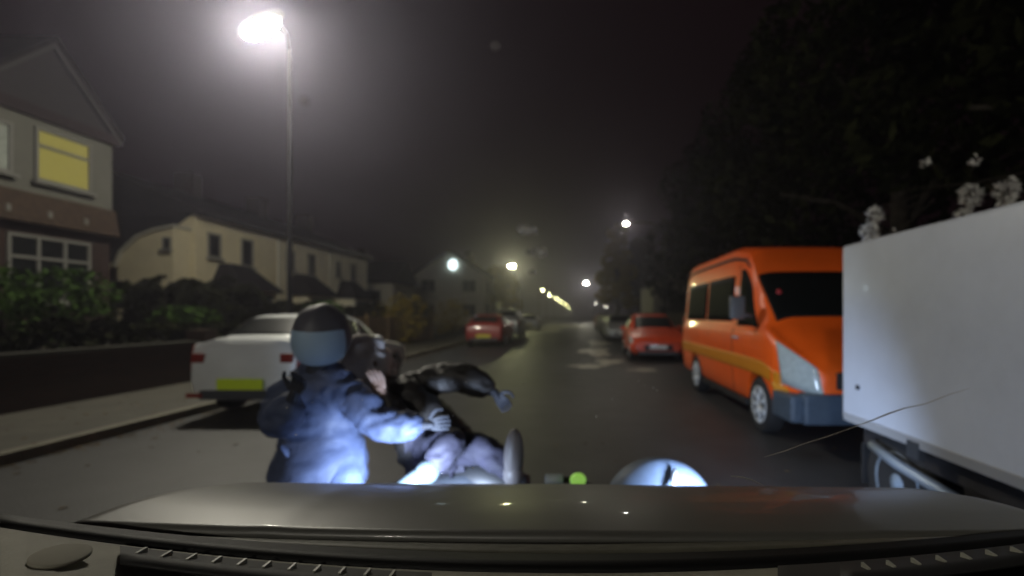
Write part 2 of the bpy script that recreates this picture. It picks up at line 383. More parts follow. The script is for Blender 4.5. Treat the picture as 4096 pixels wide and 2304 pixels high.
white = mat('white_van_paint', (.66, .71, .82), .38, var=.13, scale=.9, coat=.3)
def make_white_van(loc, rz):
    t = thing('box_truck', 'plain white box truck standing close at the right edge of the road', 'truck', loc, rz)
    # origin under the rear end of the box; the box runs towards -y, the cab is beyond it
    bm = bmesh.new(); box(bm, 0, 2.05, -4.2, 0, .655, 1.965, .035); obj('box_body', bm, white, t, True)
    bm = bmesh.new(); box(bm, -.012, .0, -4.1, -.05, .665, .72, .003); obj('skirt_rail', bm, mat('rail_grey', (.33, .34, .36), .4), t)
    for y in (-2.75,):
        bm = bmesh.new(); box(bm, -.0035, .0, y-.004, y+.004, .74, 1.90); obj('panel_seam', bm, mat('seam_grey', (.25, .26, .27), .6), t)
    for y in (-.22,):
        bm = bmesh.new(); lathe(bm, [(.018, -.012), (.018, .002)], 14, 'x'); obj('marker_light', bm, M['trim'], t, False, (0, y, .93))
    bm = bmesh.new(); box(bm, -.02, .03, -.84, -.74, .60, .70, .008); obj('side_lamp', bm, M['trim'], t)
    bm = bmesh.new(); box(bm, .12, 1.93, -5.3, -.08, .50, .652, .01); box(bm, .5, .62, -5.3, -.1, .36, .50); box(bm, 1.43, 1.55, -5.3, -.1, .36, .50); obj('chassis', bm, mat('chassis_dark', (.022, .020, .022), .7, var=.2), t)
    bm = bmesh.new(); tube(bm, [(.05, -.30, .545), (.03, -.6, .50), (.03, -1.9, .38)], .034, 8); obj('side_guard', bm, mat('guard_pale', (.30, .36, .44), .4, metal=.3), t, True)
    bm = bmesh.new(); box(bm, .12, .40, -.075, -.05, .20, .50, .005); obj('mudflap', bm, M['black'], t)
    rm = mat('dull_steel_wheel', (.22, .28, .36), .5, var=.3, scale=12)
    for (x, y) in ((.16, -.46), (1.88, -.46), (.16, -4.75), (1.88, -4.75)):
        wheel(t, x if x > 1 else x, y, .33, .2, rm) if x > 1 else None
        if x < 1:
            bm = bmesh.new(); r = .33; lathe(bm, [(r*.6, -.1), (r*.9, -.11), (r*.98, -.08), (r, -.03), (r, .03), (r*.98, .08), (r*.9, .11), (r*.6, .1)], 36); w_ = obj('wheel', bm, M['tyre'], t, True, (x+.05, y, r))
            bm = bmesh.new(); lathe(bm, [(r*.64, -.06), (r*.64, -.11), (r*.5, -.07), (r*.22, -.06), (r*.2, -.10), (.001, -.105)], 30); obj('rim', bm, rm, w_, True)
    L = 1.7
    st = [(-6.1, .40, .80, .84, .80, .66), (-6.02, .34, .95, 1.02, .88, .72), (-5.85, .30, 1.1, 1.16, .93, .76), (-5.6, .28, 1.16, 1.28, .96, .8), (-5.05, .28, 1.2, 1.9, .97, .82), (-4.8, .28, 1.2, 1.96, .97, .84), (-4.30, .28, 1.2, 1.96, .97, .84), (-4.24, .3, 1.2, 1.95, .96, .83)]
    cb = loft(st, 'cab', white, t, [-5.35], .33); cb.location.x = 1.02
    for o in patch(st, 'windscreen', M['glass'], t, (-5.58, -5.08), (-5.58, -5.08), 7.12, 10.88, sides=False, nv=14)+patch(st, 'side_window', M['glass'], t, (-5.3, -4.45), (-5.05, -4.45), 5.1, 6.6)+patch(st, 'headlight', M['lens'], t, (-6.08, -5.75), (-6.02, -5.7), 3.3, 4.75, off=.014, th=.03): o.location.x = 1.02
    for x in (.2, 1.75):
        bm = bmesh.new(); box(bm, x, x+.14, -.02, .03, .50, .60, .01); obj('tail_light', bm, M['redlens'], t)
    return t
make_minibus((3.20, 4.98+2.6, 0), 0)
make_white_van((2.0, 3.62, 0), 0)

pearl = mat('silver_white_paint', (.76, .80, .82), .35, var=.08, scale=1.5, coat=.4, metal=.1)
red = mat('red_paint', (.62, .065, .015), .35, var=.08, coat=.4)
dred = mat('dark_red_paint', (.30, .03, .025), .35, var=.08, coat=.4)
silver = mat('silver_paint', (.36, .38, .38), .35, metal=.3, var=.08)
hivis = mat('plate_bright_yellow', (.62, .80, .03), .45, emit=(.62, .80, .03), estr=0)
PG = 'cars parked along the kerbs'
make_car('pale silver saloon with bright yellow rear plate, half on the left pavement', pearl, (-4.56, 6.55+2.15, .01), PI, PG, L=4.3, W=.79, Ht=1.45, boot=True, plate_mat=hivis)
make_car('red hatchback facing the camera behind the orange minibus', red, (2.55, 14.4+2.05, 0), math.radians(-2), PG)
make_car('dark red hatchback parked far down the left kerb before a pale car', dred, (-4.05, 21+2.05, 0), PI, PG)
make_car('pale grey tall car just beyond the dark red hatchback', silver, (-4.1, 27.5+2.05, 0), PI, PG, Ht=1.75)
make_car('silver car beyond the red hatchback on the right kerb', silver, (2.45, 25+2.05, 0), 0, PG)
for i, (x, y, rz, p, lb) in enumerate([(2.6, 34, 0, 'd', 'dark car third back on the right kerb, past the silver car'), (2.7, 42, 0, 's', 'silver car far down the right kerb, fourth back'),
        (2.8, 51, 0, 'r', 'small distant reddish car near the end of the right row'), (-4.3, 46, PI, 's', 'distant silver car on the left kerb by the lit road')]):
    make_car(lb, {'d': mat('charcoal_paint', (.05, .052, .06), .3), 's': silver, 'r': dred}[p], (x, y, 0), rz, PG)

# ---------------------------------------------------------------- houses
def wbox(name, m, parent, *a, bev=0):
    bm = bmesh.new(); box(bm, *a, bev); return obj(name, bm, m, parent)
def window_x(parent, X, y0, y1, z0, z1, n=2, gm=None, fm=None, fw=.07, sill=True, transom=None, sgn=1):
    """window in a wall whose face is the plane x=X, looking to +x"""
    fm = fm or M['pvc']; bm = bmesh.new()
    box(bm, X-.02, X+.05, y0, y1, z0, z0+fw); box(bm, X-.02, X+.05, y0, y1, z1-fw, z1)
    for i in range(n+1):
        yc = lerp(y0+fw/2, y1-fw/2, i/n); box(bm, X-.015, X+.045, yc-fw/2, yc+fw/2, z0+fw, z1-fw)
    if transom:
        for i in range(n):
            a = lerp(y0+fw/2, y1-fw/2, i/n)+fw/2; b = lerp(y0+fw/2, y1-fw/2, (i+1)/n)-fw/2; box(bm, X-.01, X+.04, a, b, transom-fw/2, transom+fw/2)
    f = obj('window', bm, fm, parent)
    wbox('pane', gm or M['glass'], f, X-.01, X+.012, y0+fw*.9, y1-fw*.9, z0+fw*.9, z1-fw*.9)
    if sill: wbox('sill', M['pvc'], f, X-.01, X+.13, y0-.06, y1+.06, z0-.07, z0-.002)
    return f
def window_y(parent, Y, x0, x1, z0, z1, n=2, gm=None, fw=.07):
    bm = bmesh.new()
    box(bm, x0, x1, Y-.05, Y+.02, z0, z0+fw); box(bm, x0, x1, Y-.05, Y+.02, z1-fw, z1)
    for i in range(n+1):
        xc = lerp(x0+fw/2, x1-fw/2, i/n); box(bm, xc-fw/2, xc+fw/2, Y-.045, Y+.015, z0+fw, z1-fw)
    f = obj('window', bm, M['pvc'], parent)
    wbox('pane', gm or M['glass'], f, x0+fw*.9, x1-fw*.9, Y-.012, Y+.01, z0+fw*.9, z1-fw*.9)
    wbox('sill', M['pvc'], f, x0-.05, x1+.05, Y-.12, Y+.01, z0-.07, z0-.002)
    return f

lit = mat('lit_blind', (.10, .09, .03), .8, emit=srgb(150, 140, 62), estr=.6, var=.1)
dimcurt = mat('dim_curtain', (.36, .40, .36), .8, var=.3, scale=16)
def near_house():
    t = thing('gabled_house', 'tall white rendered house with tile-hung band and lit yellow upstairs window', 'house', (-12, 0, 0))
    # local x: 0 is the front wall plane, negative goes back
    Y0, Y1 = 3.0, 12.4
    wbox('ground_floor_wall', brick(), t, -8, -.6, Y0, Y1, 0, 3.45)
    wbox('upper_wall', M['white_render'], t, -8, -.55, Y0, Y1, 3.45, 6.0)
    # projecting bay 9.5 .. 12.42
    a, b = 9.55, 12.42
    wbox('bay_wall', brick(), t, -.6, -.06, a, b, 0, 3.45)
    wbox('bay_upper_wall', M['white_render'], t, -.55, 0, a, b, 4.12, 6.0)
    bm = bmesh.new(); prism(bm, [(-.55, 3.45), (.16, 3.45), (.03, 4.12), (-.55, 4.12)], a-.05, b+.06); obj('tile_band', bm, M['bandtile'], t)
    wbox('tile_band', M['bandtile'], t, -.552, -.48, Y0, a-.05, 3.5, 4.12)
    # gable of the bay
    ym = (a+b)/2-.02
    bm = bmesh.new(); prism(bm, [(a, 6.0), (b, 6.0), (ym, 7.55)], -.3, -.005, axis='x'); obj('gable_wall', bm, mat('gable_render', (.036, .032, .034), .9, var=.15), t)
    for (p, q) in (((a-.25, 5.95), (ym, 7.68)), ((b+.18, 5.95), (ym, 7.68))):
        bm = bmesh.new(); prism(bm, [(p[0], p[1]), (p[0], p[1]+.14), (q[0], q[1]+.14), (q[0], q[1])], -4.2, .16, axis='x'); obj('gable_roof', bm, M['tile'], t)
        bm = bmesh.new(); prism(bm, [(p[0], p[1]-.13), (p[0], p[1]-.003), (q[0], q[1]-.003), (q[0], q[1]-.16)], .02, .10, axis='x'); obj('bargeboard', bm, mat('bargeboard_paint', (.06, .055, .055), .8), t)
    wbox('timber_beam', mat('beam_dark', (.018, .007, .006), .8), t, -.1, .08, a-.1, b+.12, 5.80, 6.06)
    wbox('corner_post', M['darkwood'], t, -.50, .03, a-.16, a-.005, 4.14, 5.84)
    # main roof
    bm = bmesh.new(); prism(bm, [(-.25, 5.9), (-.25, 6.05), (-4.3, 8.2), (-8.4, 6.05), (-8.4, 5.9)], Y0-.3, Y1+.02); obj('main_roof', bm, M['tile'], t)
    ch = wbox('chimney', brick(), t, -4.9, -4.0, 4.0, 4.9, 8.3, 9.6)
    # upstairs windows : the lit one, and one left of it
    window_x(t, .0, 10.62, 11.86, 4.42, 5.62, 1, lit, transom=5.22, fm=mat('shaded_frame', (.2, .2, .18), .6))
    window_x(t, .0, 9.62, 10.2, 4.42, 5.5, 1, dimcurt)
    window_x(t, -.55, 6.6, 8.9, 4.42, 5.55, 3, dimcurt)
    # ground floor bay
    window_x(t, -.06, 10.15, 11.9, 1.72, 3.2, 3, M['glass'], transom=2.7)
    window_x(t, -.6, 6.6, 9.0, 1.72, 3.2, 4, M['glass'], transom=2.7)
    for y in (10.0, 10.8, 11.6): wbox('gutter_bracket', M['pvc'], t, .10, .14, y, y+.08, 3.62, 3.76)
    dr = wbox('door', M['darkwood'], t, -.605, -.56, 5.0, 5.95, .9, 3.0); wbox('handle', M['steel'], dr, -.56, -.52, 5.08, 5.14, 1.9, 2.05)
    for y in (a-.28,): 
        bm = bmesh.new(); tube(bm, [(-.45, y, .8), (-.45, y, 5.9)], .04, 8); obj('downpipe', bm, M['black'], t)
    return t
near_house()

def terrace():
    X = -13
    units = [(16.4, 21.0), (21.0, 25.4), (25.4, 29.8)]
    shade = [M['render'], mat('cream_render_grey', (.76, .71, .53), .9, var=.12, scale=1.3, bump=.1), mat('pale_render', (.82, .79, .62), .9, var=.12, scale=1.3, bump=.1)]
    labels = ['nearest cream terraced house, gable end with a low side extension', 'middle cream terraced house with a dark bay roof and a porch lamp', 'end terraced house at the far right of the cream row']
    for i, (a, b) in enumerate(units):
        t = thing('terraced_house', labels[i], 'house', (X, 0, 0), 0, 'cream terraced houses in a row')
        wm = shade[i]
        wbox('wall', wm, t, -7, 0, a+.002, b-.002, 0, 4.95)
        bm = bmesh.new(); prism(bm, [(.3, 4.85), (.3, 4.98), (-3.5, 6.6), (-7.3, 4.98), (-7.3, 4.85)], a+.003-(.0 if i else .15), b-.003+(.2 if i == 2 else 0)); rf = obj('roof', bm, M['tile'], t)
        wbox('chimney', brick(), rf, -3.9, -3.1, b-.9, b-.3, 6.3, 7.4)
        for k in (-3.7, -3.3):
            pass
        wbox('gutter', M['black'], t, .3, .38, a+.01, b-.01, 4.86, 4.95)
        bm = bmesh.new(); tube(bm, [(.06, b-.15, .8), (.06, b-.15, 4.85)], .04, 8); obj('downpipe', bm, M['grey_render'], t)
        # upstairs windows
        window_x(t, 0, a+.5, a+1.15, 3.45, 4.35, 1, M['glass'], fm=mat('old_frame', (.28, .27, .22), .6))
        window_x(t, 0, a+2.2, a+2.9, 3.3, 4.4, 1, M['glass'], fm=mat('old_frame', (.28, .27, .22), .6))
        # ground floor bay with dark hipped roof
        ba, bb = a+.75, a+3.0
        wbox('bay', wm, t, 0.002, .9, ba, bb, 0, 2.32)
        bm = bmesh.new()
        z0, z1 = 2.3, 3.3
        v = [bm.verts.new(p) for p in [(.0, ba-.2, z0), (1.15, ba-.2, z0), (1.15, bb+.2, z0), (0, bb+.2, z0), (.0, ba+.35, z1), (.35, ba+.45, z1), (.35, bb-.8, z1-.02), (0, bb-.7, z1-.02)]]
        for f in [(0, 1, 5, 4), (1, 2, 6, 5), (2, 3, 7, 6), (4, 5, 6, 7), (0, 3, 2, 1), (0, 4, 7, 3)]: bm.faces.new([v[k] for k in f])
        obj('bay_roof', bm, M['tile'], t)
        window_x(t, .9, ba+.25, bb-.25, 1.35, 2.2, 3, M['glass'])
        d = wbox('door', M['darkwood'], t, .002, .05, b-1.35, b-.5, .85, 2.75); wbox('handle', M['steel'], d, .05, .08, b-1.28, b-1.22, 1.75, 1.9)
        if i == 0:
            # gable end facing the camera and side extension
            bm = bmesh.new(); prism(bm, [(.0, 4.95), (-3.5, 6.45), (-7, 4.95)], a-.002+.004, a+.2); obj('gable_wall', bm, M['tile'], t)
            bm = bmesh.new(); prism(bm, [(-.01, 4.93), (-7, 4.93), (-7, 3.2), (-1.8, 3.2), (-.85, 4.3)], a-.05, a-.001); obj('tile_hanging', bm, M['tile'], t)
            bm = bmesh.new(); prism(bm, [(-.12, 0), (-.12, 4.27), (-.75, 4.12), (-1.25, 3.92), (-1.75, 3.45), (-1.95, 3.0), (-1.95, 0)], a-.75, a-.052); obj('extension_wall', bm, wm, t)
            bm = bmesh.new(); prism(bm, [(-.06, 4.29), (-.06, 4.36), (-.75, 4.22), (-1.28, 4.01), (-1.82, 3.52), (-2.05, 3.0), (-1.97, 3.0), (-1.76, 3.47), (-1.26, 3.94), (-.75, 4.14)], a-.85, a-.053); obj('extension_roof', bm, M['grey_render'], t)
            window_y(t, a-.75, -.45, -.2, 3.55, 3.95, 1, fw=.04)
        if i == 1:
            l = wbox('porch_lamp', M['black'], t, .05, .14, b-.40, b-.24, 2.5, 2.56)
            bm = bmesh.new(); blob(bm, (.14, b-.32, 2.42), (.08, .08, .10), 2); obj('bulb', bm, mat('warm_bulb', (1, 1, 1), .5, emit=(1, .93, .75), estr=6), l, True)
terrace()

def simple_house(label, X0, X1, Y0, Y1, eave, ridge, wm, along='y', lamp=None, z0=0, name='distant_house'):
    t = thing(name, label, 'house', ((X0+X1)/2, (Y0+Y1)/2, 0), 0)
    cx, cy = t.location.x, t.location.y; x0, x1, y0, y1 = X0-cx, X1-cx, Y0-cy, Y1-cy
    wbox('wall', wm, t, x0, x1, y0, y1, 0, eave)
    bm = bmesh.new()
    if along == 'y': prism(bm, [(x0-.25, eave-.02), (x0-.25, eave+.12), ((x0+x1)/2, ridge), (x1+.25, eave+.12), (x1+.25, eave-.02)], y0+.1, y1+.2)
    else: prism(bm, [(y0-.25, eave-.02), (y0-.25, eave+.12), ((y0+y1)/2, ridge), (y1+.25, eave+.12), (y1+.25, eave-.02)], x0-.2, x1+.2, 'x')
    rf = obj('roof', bm, M['tile'], t)
    if along == 'y':
        bm = bmesh.new(); prism(bm, [(x0, eave), (x1, eave), (0, ridge-.15)], y0-.0, y0+.09); obj('gable_wall', bm, wm, t)
    wbox('chimney', brick(), rf, -.4, .4, y1-1.6, y1-.9, ridge-.5, ridge+.9)
    n = max(1, int((y1-y0)/3.2))
    for k in range(n):
        yy = y0+1+k*3.2
        for z in (1.3, eave-1.6): window_x(t, x1, yy, yy+1.3, z, z+1.1, 2)
    for xx in (x0+.8, x1-2.1):
        for z in (1.3, eave-1.6): window_y(t, y0, xx, xx+1.3, z, z+1.1, 2)
    if lamp:
        l = wbox('wall_lamp', M['black'], t, lamp[0]-.1, lamp[0]+.1, y0-.25, y0-.02, lamp[1]+.12, lamp[1]+.2)
        bm = bmesh.new(); blob(bm, (lamp[0], y0-.25, lamp[1]), (.42, .2, .5), 3); obj('bulb', bm, mat('cold_bulb', (1, 1, 1), .5, emit=(.75, .95, 1), estr=3.2), l, True)
    return t
simple_house('low pale house just right of the cream terrace', -20, -12.6, 33, 37.5, 3.6, 5.4, M['grey_render'], 'x')
simple_house('grey gabled house in the distance with a cold white lamp at its peak', -15.6, -8.8, 46, 56, 5.2, 7.6, M['grey_render'], 'y', lamp=(.45, 6.15))
simple_house('distant brownish house right of the lamp-lit gable', -14, -9.2, 66, 80, 5.4, 8.2, brick(), 'x')
simple_house('house far along the right side half hidden by trees', 10, 18, 62, 74, 5.2, 8, M['grey_render'], 'y')

# ---------------------------------------------------------------- walls, fences, hedges
wb_ = thing('garden_wall', 'low dark brick wall at the back of the left pavement', 'wall', (-7.8, 0, 0))
wbox('brickwork', brick(), wb_, -.11, .11, -6, 13.2, 0, .85)
wbox('coping', mat('dark_coping', (.03, .028, .02), .9), wb_, -.15, .15, -6, 13.2, .852, .91)
for y in (1.2, 5.6, 10.0, 13.3): wbox('pier', brick(), wb_, -.19, .19, y-.19, y+.19, 0, 1.12)
def fence(x, y0, y1, h, label, step=2.0):
    t = thing('timber_fence', label, 'fence', (x, y0, 0))
    n = int((y1-y0)/step)
    wd = mat('fence_wood', (.16, .11, .055), .85, var=.35, scale=5)
    for k in range(n+1): wbox('post', wd, t, -.05, .05, k*step-.05, k*step+.05, 0, h+.1)
    for k in range(n):
        bm = bmesh.new(); m = int(step/.14)
        for j in range(m): box(bm, -.02+(j % 2)*.012, .0+(j % 2)*.012, k*step+.07+j*.135, k*step+.07+j*.135+.12, .12, h-.02*(j % 3))
        obj('panel', bm, wd, t)
fence(-7.75, 13.8, 26, 1.35, 'brown board fence along the left pavement past the silver saloon')
wr_ = thing('boundary_wall', 'dark brick boundary wall behind the vehicles on the right', 'wall', (6.75, 0, 0))
wbox('brickwork', brick(), wr_, -.11, .11, -6, 60, 0, 1.5); wbox('coping', mat('dark_coping', (.03, .028, .02), .9), wr_, -.15, .15, -6, 60, 1.502, 1.57)

def leaves(name, clusters, n, size, m, parent=None, seed=1, flat=.0):
    rnd = random.Random(seed); verts = []; faces = []
    tot = sum(c[3]*c[4]*c[5] for c in clusters)
    for (cx, cy, cz, rx, ry, rz) in clusters:
        k = max(8, int(n*rx*ry*rz/tot)); off = Vector((cx*.37, cy*.41, cz*.3))
        for _ in range(k):
            while True:
                d = Vector((rnd.uniform(-1, 1), rnd.uniform(-1, 1), rnd.uniform(-1, 1)))
                if .05 < d.length < 1: break
            d = d.normalized()*(d.length**.45)
            p = Vector((cx+d.x*rx, cy+d.y*ry, cz+d.z*rz))
            if noise.noise(p*(1.1/max(.4, min(rx, 2.2)))*1.3+off) < -.12: continue
            s = size*rnd.uniform(.6, 1.4); a = Vector((rnd.gauss(0, 1), rnd.gauss(0, 1), rnd.gauss(0, .7))).normalized(); b = a.orthogonal().normalized()
            b = (Matrix.Rotation(rnd.uniform(0, 6.28), 3, a) @ b)
            i = len(verts); verts += [p-a*s, p+b*s*.45+a*s*.1, p+a*s, p-b*s*.45+a*s*.1]; faces.append((i, i+1, i+2, i+3))
    me = bpy.data.meshes.new(name); me.from_pydata([tuple(v) for v in verts], [], faces); me.update()
    return link(name, me, m, parent)
def tree(label, x, y, h, cr, m, n=9000, size=.16, seed=1, trunk_h=None, group=None, name='tree', low=.3):
    rnd = random.Random(seed); t = thing(name, label, 'tree', (x, y, .1), 0, group)
    bm = bmesh.new(); th = h*low
    tube(bm, [(0, 0, -.2), (.05, .03, th*.5), (rnd.uniform(-.2, .2), rnd.uniform(-.2, .2), th), (rnd.uniform(-.4, .4), 0, h*.75)], [h*.03, h*.024, h*.02, h*.006], 9)
    cl = []
    for k in range(13):
        a = k*2.4+rnd.uniform(-.3, .3); zz = lerp(h*(low+.08), h*.93, (k/12)); rr = cr*.66*math.sin(PI*min(1, .25+.75*(1-(k/12))**.8)*.98+.05) if k < 12 else 0
        rr = cr*.62*(1-(k/12)**2.2)
        c = (rr*math.cos(a), rr*math.sin(a), zz); s = cr*rnd.uniform(.36, .52)
        cl.append((*c, s, s, s*.8))
        tube(bm, [(0, 0, lerp(th*.7, zz*.85, .5)), (c[0]*.5, c[1]*.5, zz*.9), c], [h*.010, h*.006, h*.003], 6)
    obj('trunk', bm, M['bark'], t, True)
    leaves('crown', cl, n, size, m, t, seed)
    return t
def shrub(label, x, y, rx, ry, h, m, n=2500, size=.07, seed=1, z=.1, name='shrub', group=None, cat='shrub'):
    rnd = random.Random(seed); t = thing(name, label, cat, (x, y, z), 0, group); bm = bmesh.new(); cl = []
    k = max(3, int(max(rx, ry)/.45))
    for i in range(k*2):
        u = rnd.uniform(-1, 1); v = rnd.uniform(-1, 1); c = (rx*.75*u, ry*.85*v, h*rnd.uniform(.35, .68)); s = min(rx, h*.5, .75)
        cl.append((*c, s*.8, s*1.0, min(h-c[2], c[2])*1.0))
        tube(bm, [(c[0]*.4, c[1]*.9, -.1), c], [.03, .01], 5)
    obj('stems', bm, M['bark'], t); leaves('foliage', cl, n, size, m, t, seed); return t
def hedge(label, x0, x1, y0, y1, h, m, n, seed, z=.1):
    t = thing('hedge', label, 'hedge', ((x0+x1)/2, (y0+y1)/2, z)); rnd = random.Random(seed)
    lx, ly = (x1-x0)/2, (y1-y0)/2; cl = []; bm = bmesh.new()
    nx = max(1, round(lx/.5)); ny = max(1, round(ly/.5))
    for i in range(nx):
        for j in range(ny):
            c = (lerp(-lx, lx, (i+.5)/nx), lerp(-ly, ly, (j+.5)/ny)); hh = h*rnd.uniform(.88, 1.05)
            cl.append((c[0], c[1], hh/2, lx/nx*1.2, ly/ny*1.25, hh/2)); tube(bm, [(c[0], c[1], -.1), (c[0]+.05, c[1], hh*.8)], [.03, .01], 5)
    obj('stems', bm, M['bark'], t); leaves('foliage', cl, n, .075, m, t, seed); return t
hedge('long dark hedge in front of the cream terrace', -13.2, -9.9, 13.0, 15.6, 1.75, M['leaf'], 42000, 3, .8)
hedge('lower dark hedge running on beside the terrace bays', -11.2, -10.0, 15.8, 27, 1.25, M['leaf'], 26000, 13, .7)
hedge('dark garden hedge growing behind the low brick wall', -8.9, -8.0, 1.5, 13.0, 1.25, M['leaf'], 30000, 4, .1)
shrub('bright green bush under the left house bay window', -10.2, 8.9, .8, .8, 1.6, M['leafg'], 3500, seed=5, z=.75)
shrub('small yellow-green bush between the left house and the hedge', -9.6, 11.9, .45, .45, .9, M['leafg'], 1200, seed=6, z=.75)
shrub('yellow-leaved bush above the fence beyond the saloon', -8.0, 22.0, .95, .9, 2.3, M['leafy'], 3000, seed=8)
shrub('green bush between the fence and the cream terrace', -8.8, 16.5, .9, .9, 1.8, M['leafg'], 2500, seed=9)
shrub('dark bush at the far end of the board fence', -8.6, 25.0, 1.1, 1.3, 2.2, M['leaf'], 3000, seed=10)
shrub('brown-leaved bush beside the dark red hatchback', -7.6, 29.5, 1.0, 1.2, 2.3, M['leafy'], 2500, seed=12)
tree('orange-brown autumn tree under the yellow street lamp', -8.6, 52, 6.2, 2.8, M['leafy'], 6000, .2, 21)
tree('small yellowing tree farther down the left side', -12.5, 78, 6.0, 2.8, M['leafy'], 4000, .25, 22)
tree('dark leafy tree far left of the road end', -16, 100, 9, 4, M['leafg'], 4000, .3, 23)
# right hand trees
TG = 'large dark trees overhanging the right pavement'
tree('huge dark tree arching over the white truck', 9.2, 6.5, 15, 5.2, M['leaf'], 16000, .2, 31, group=TG, low=.22)
tree('tall dark tree standing behind the orange minibus', 9.6, 14, 16, 5.6, M['leaf'], 16000, .2, 32, group=TG, low=.2)
tree('tall dark tree above the red hatchback', 10.2, 24, 15, 5.4, M['leaf'], 14000, .22, 33, group=TG, low=.18)
tree('dark tree past the silver car on the right', 10.5, 36, 14.5, 5.4, M['leaf'], 12000, .24, 34, group=TG, low=.16)
tree('lamp-lit green and yellow tree at the far right pavement', 5.0, 58, 12.0, 2.6, M['leafy'], 8000, .28, 35, group=TG, low=.16)
tree('distant dark tree at the road end on the right', 11, 82, 14, 5, M['leaf'], 7000, .35, 36, group=TG, low=.15)
hedge('overgrown dark hedge above the right boundary wall', 7.0, 8.6, 1, 40, 3.0, M['leaf'], 30000, 37, .1)
# twigs with pale leaf-card clusters above the white truck
bl = thing('cluster_branch', 'pale clusters on dark twigs hanging just above the white truck roof', 'branch', (3.6, 4.6, 2.6))
CL = [(2.86, 2.40, .075), (2.82, 2.23, .085), (3.78, 2.59, .10), (4.11, 2.60, .11), (4.17, 2.68, .07), (3.72, 2.38, .08), (3.34, 2.92, .055), (3.83, 2.93, .045), (3.09, 2.24, .05)]
bm = bmesh.new(); tube(bm, [(4.6, 1.5, 1.2), (2.2, .6, .75), (.9, .1, .25), (.2, 0, .1), (-.4, 0, .05), (-.75, 0, -.2)], [.06, .035, .02, .014, .009, .004], 7)
for (x, z, r) in CL: tube(bm, [(lerp(x-3.6, .2, .5), .02, lerp(z-2.6, .15, .6)), (x-3.6, 0, z-2.6)], [.009, .004], 5)
obj('twig', bm, M['bark'], bl, True)
leaves('pale_cluster', [(x-3.6, 0, z-2.6, r, r*.8, r*1.1) for x, z, r in CL], 1000, .03, mat('pale_leaf', (.7, .7, .68), .8), bl, 44)

# ---------------------------------------------------------------- street lamps
def street_lamp(label, hx, y, h, bx, emit=None, estr=5, power=0, size=.32, col=(1, .9, .7), head_tilt=0, group='street lamps along the road', rad=.15):
    t = thing('street_lamp', label, 'street lamp', (bx, y, .1), 0, group)
    dx = hx-bx; hh = h-.1
    bm = bmesh.new(); tube(bm, [(0, 0, -.1), (0, 0, 1.2), (0, 0, 1.25), (0, 0, hh-.5)], [.09, .09, .06, .045], 10)
    obj('column', bm, M['steel'], t, True)
    bm = bmesh.new(); tube(bm, [(0, 0, hh-.52), (dx*.08, 0, hh-.15), (dx*.3, 0, hh+.02), (dx*.8, 0, hh+.08)], .035, 8); obj('arm', bm, M['steel'], t, True)
    s = 1 if dx > 0 else -1
    R = Matrix.Rotation(head_tilt, 3, 'Y'); c = (dx, 0, hh)
    bm = bmesh.new(); blob(bm, (dx+.06*s*0, 0, hh+.10), (size*1.5, size*.6, size*.35), 3, mtx=R); hd = obj('lantern', bm, mat('lantern_shell', (.35, .35, .34), .5), t, True)
    A = 4*PI*(size*1.15*size*.55*size*.45)**(2/3)
    if power: estr = power/(PI*A)
    bm = bmesh.new(); blob(bm, c, (size*1.15, size*.55, size*.45), 3, mtx=R); obj('bulb', bm, mat('bulb_%s_%.1f' % (str(col), estr), (1, 1, 1), .5, emit=emit or col, estr=estr), hd, True)
    return t
street_lamp('nearest street lamp, glaring white high over the left pavement', -7.15, 10.9, 7.95, -6.5, power=1500, size=.38, col=(1, .94, .78), head_tilt=math.radians(-28))
Yl = (1, .98, .45)
street_lamp('assumed street lamp continuing the same row, added out of view behind the camera car', -5.6, -13.5, 7.95, -6.5, power=2100, size=.42, col=(1, .94, .80))  # assumed lamp, never in view, added to light the saloon, minibus and bonnet
def far(label, px, py, d, **k):
    x = (px-576)/480*d; h = H+(314-py)/480*d
    base = x-.9 if px < 576 else x+1.6
    return street_lamp(label, x, d, h, base, **k)
far('yellow-green street lamp above the autumn tree on the left', 512, 266, 55.5, power=1300, size=.30, col=(1, 1, .5))
far('leftmost and highest of the far row of yellow street lamps', 542.6, 290, 111, size=0.15, col=Yl, estr=170)
far('second lamp in the far descending yellow row', 549.7, 294.6, 137, size=0.18, col=Yl, estr=170)
far('third lamp in the far descending yellow row', 556.3, 298, 166, size=0.22, col=Yl, estr=170)
far('fourth lamp in the far descending yellow row', 560.8, 301.2, 205, size=0.27, col=Yl, estr=170)
far('fifth lamp in the far descending yellow row', 564.8, 304.2, 266, size=0.35, col=Yl, estr=170)
far('lowest and last lamp of the far yellow row', 568.6, 307, 380, size=0.50, col=Yl, estr=170)
far('street lamp standing high beside the right-hand trees', 626, 224, 20, size=.05, col=(1, .92, .75), power=70, estr=5)
far('pale street lamp over the road end, right of the far row', 586, 283, 86, size=.20, col=(1, .95, .75), power=900)
far('small low lamp right of the road end', 595, 303.4, 130, size=.18, col=(1, .95, .8), estr=45)
far('faint lamp behind the silver parked car', 606, 306.5, 125, size=.16, col=(1, .95, .8), estr=40)

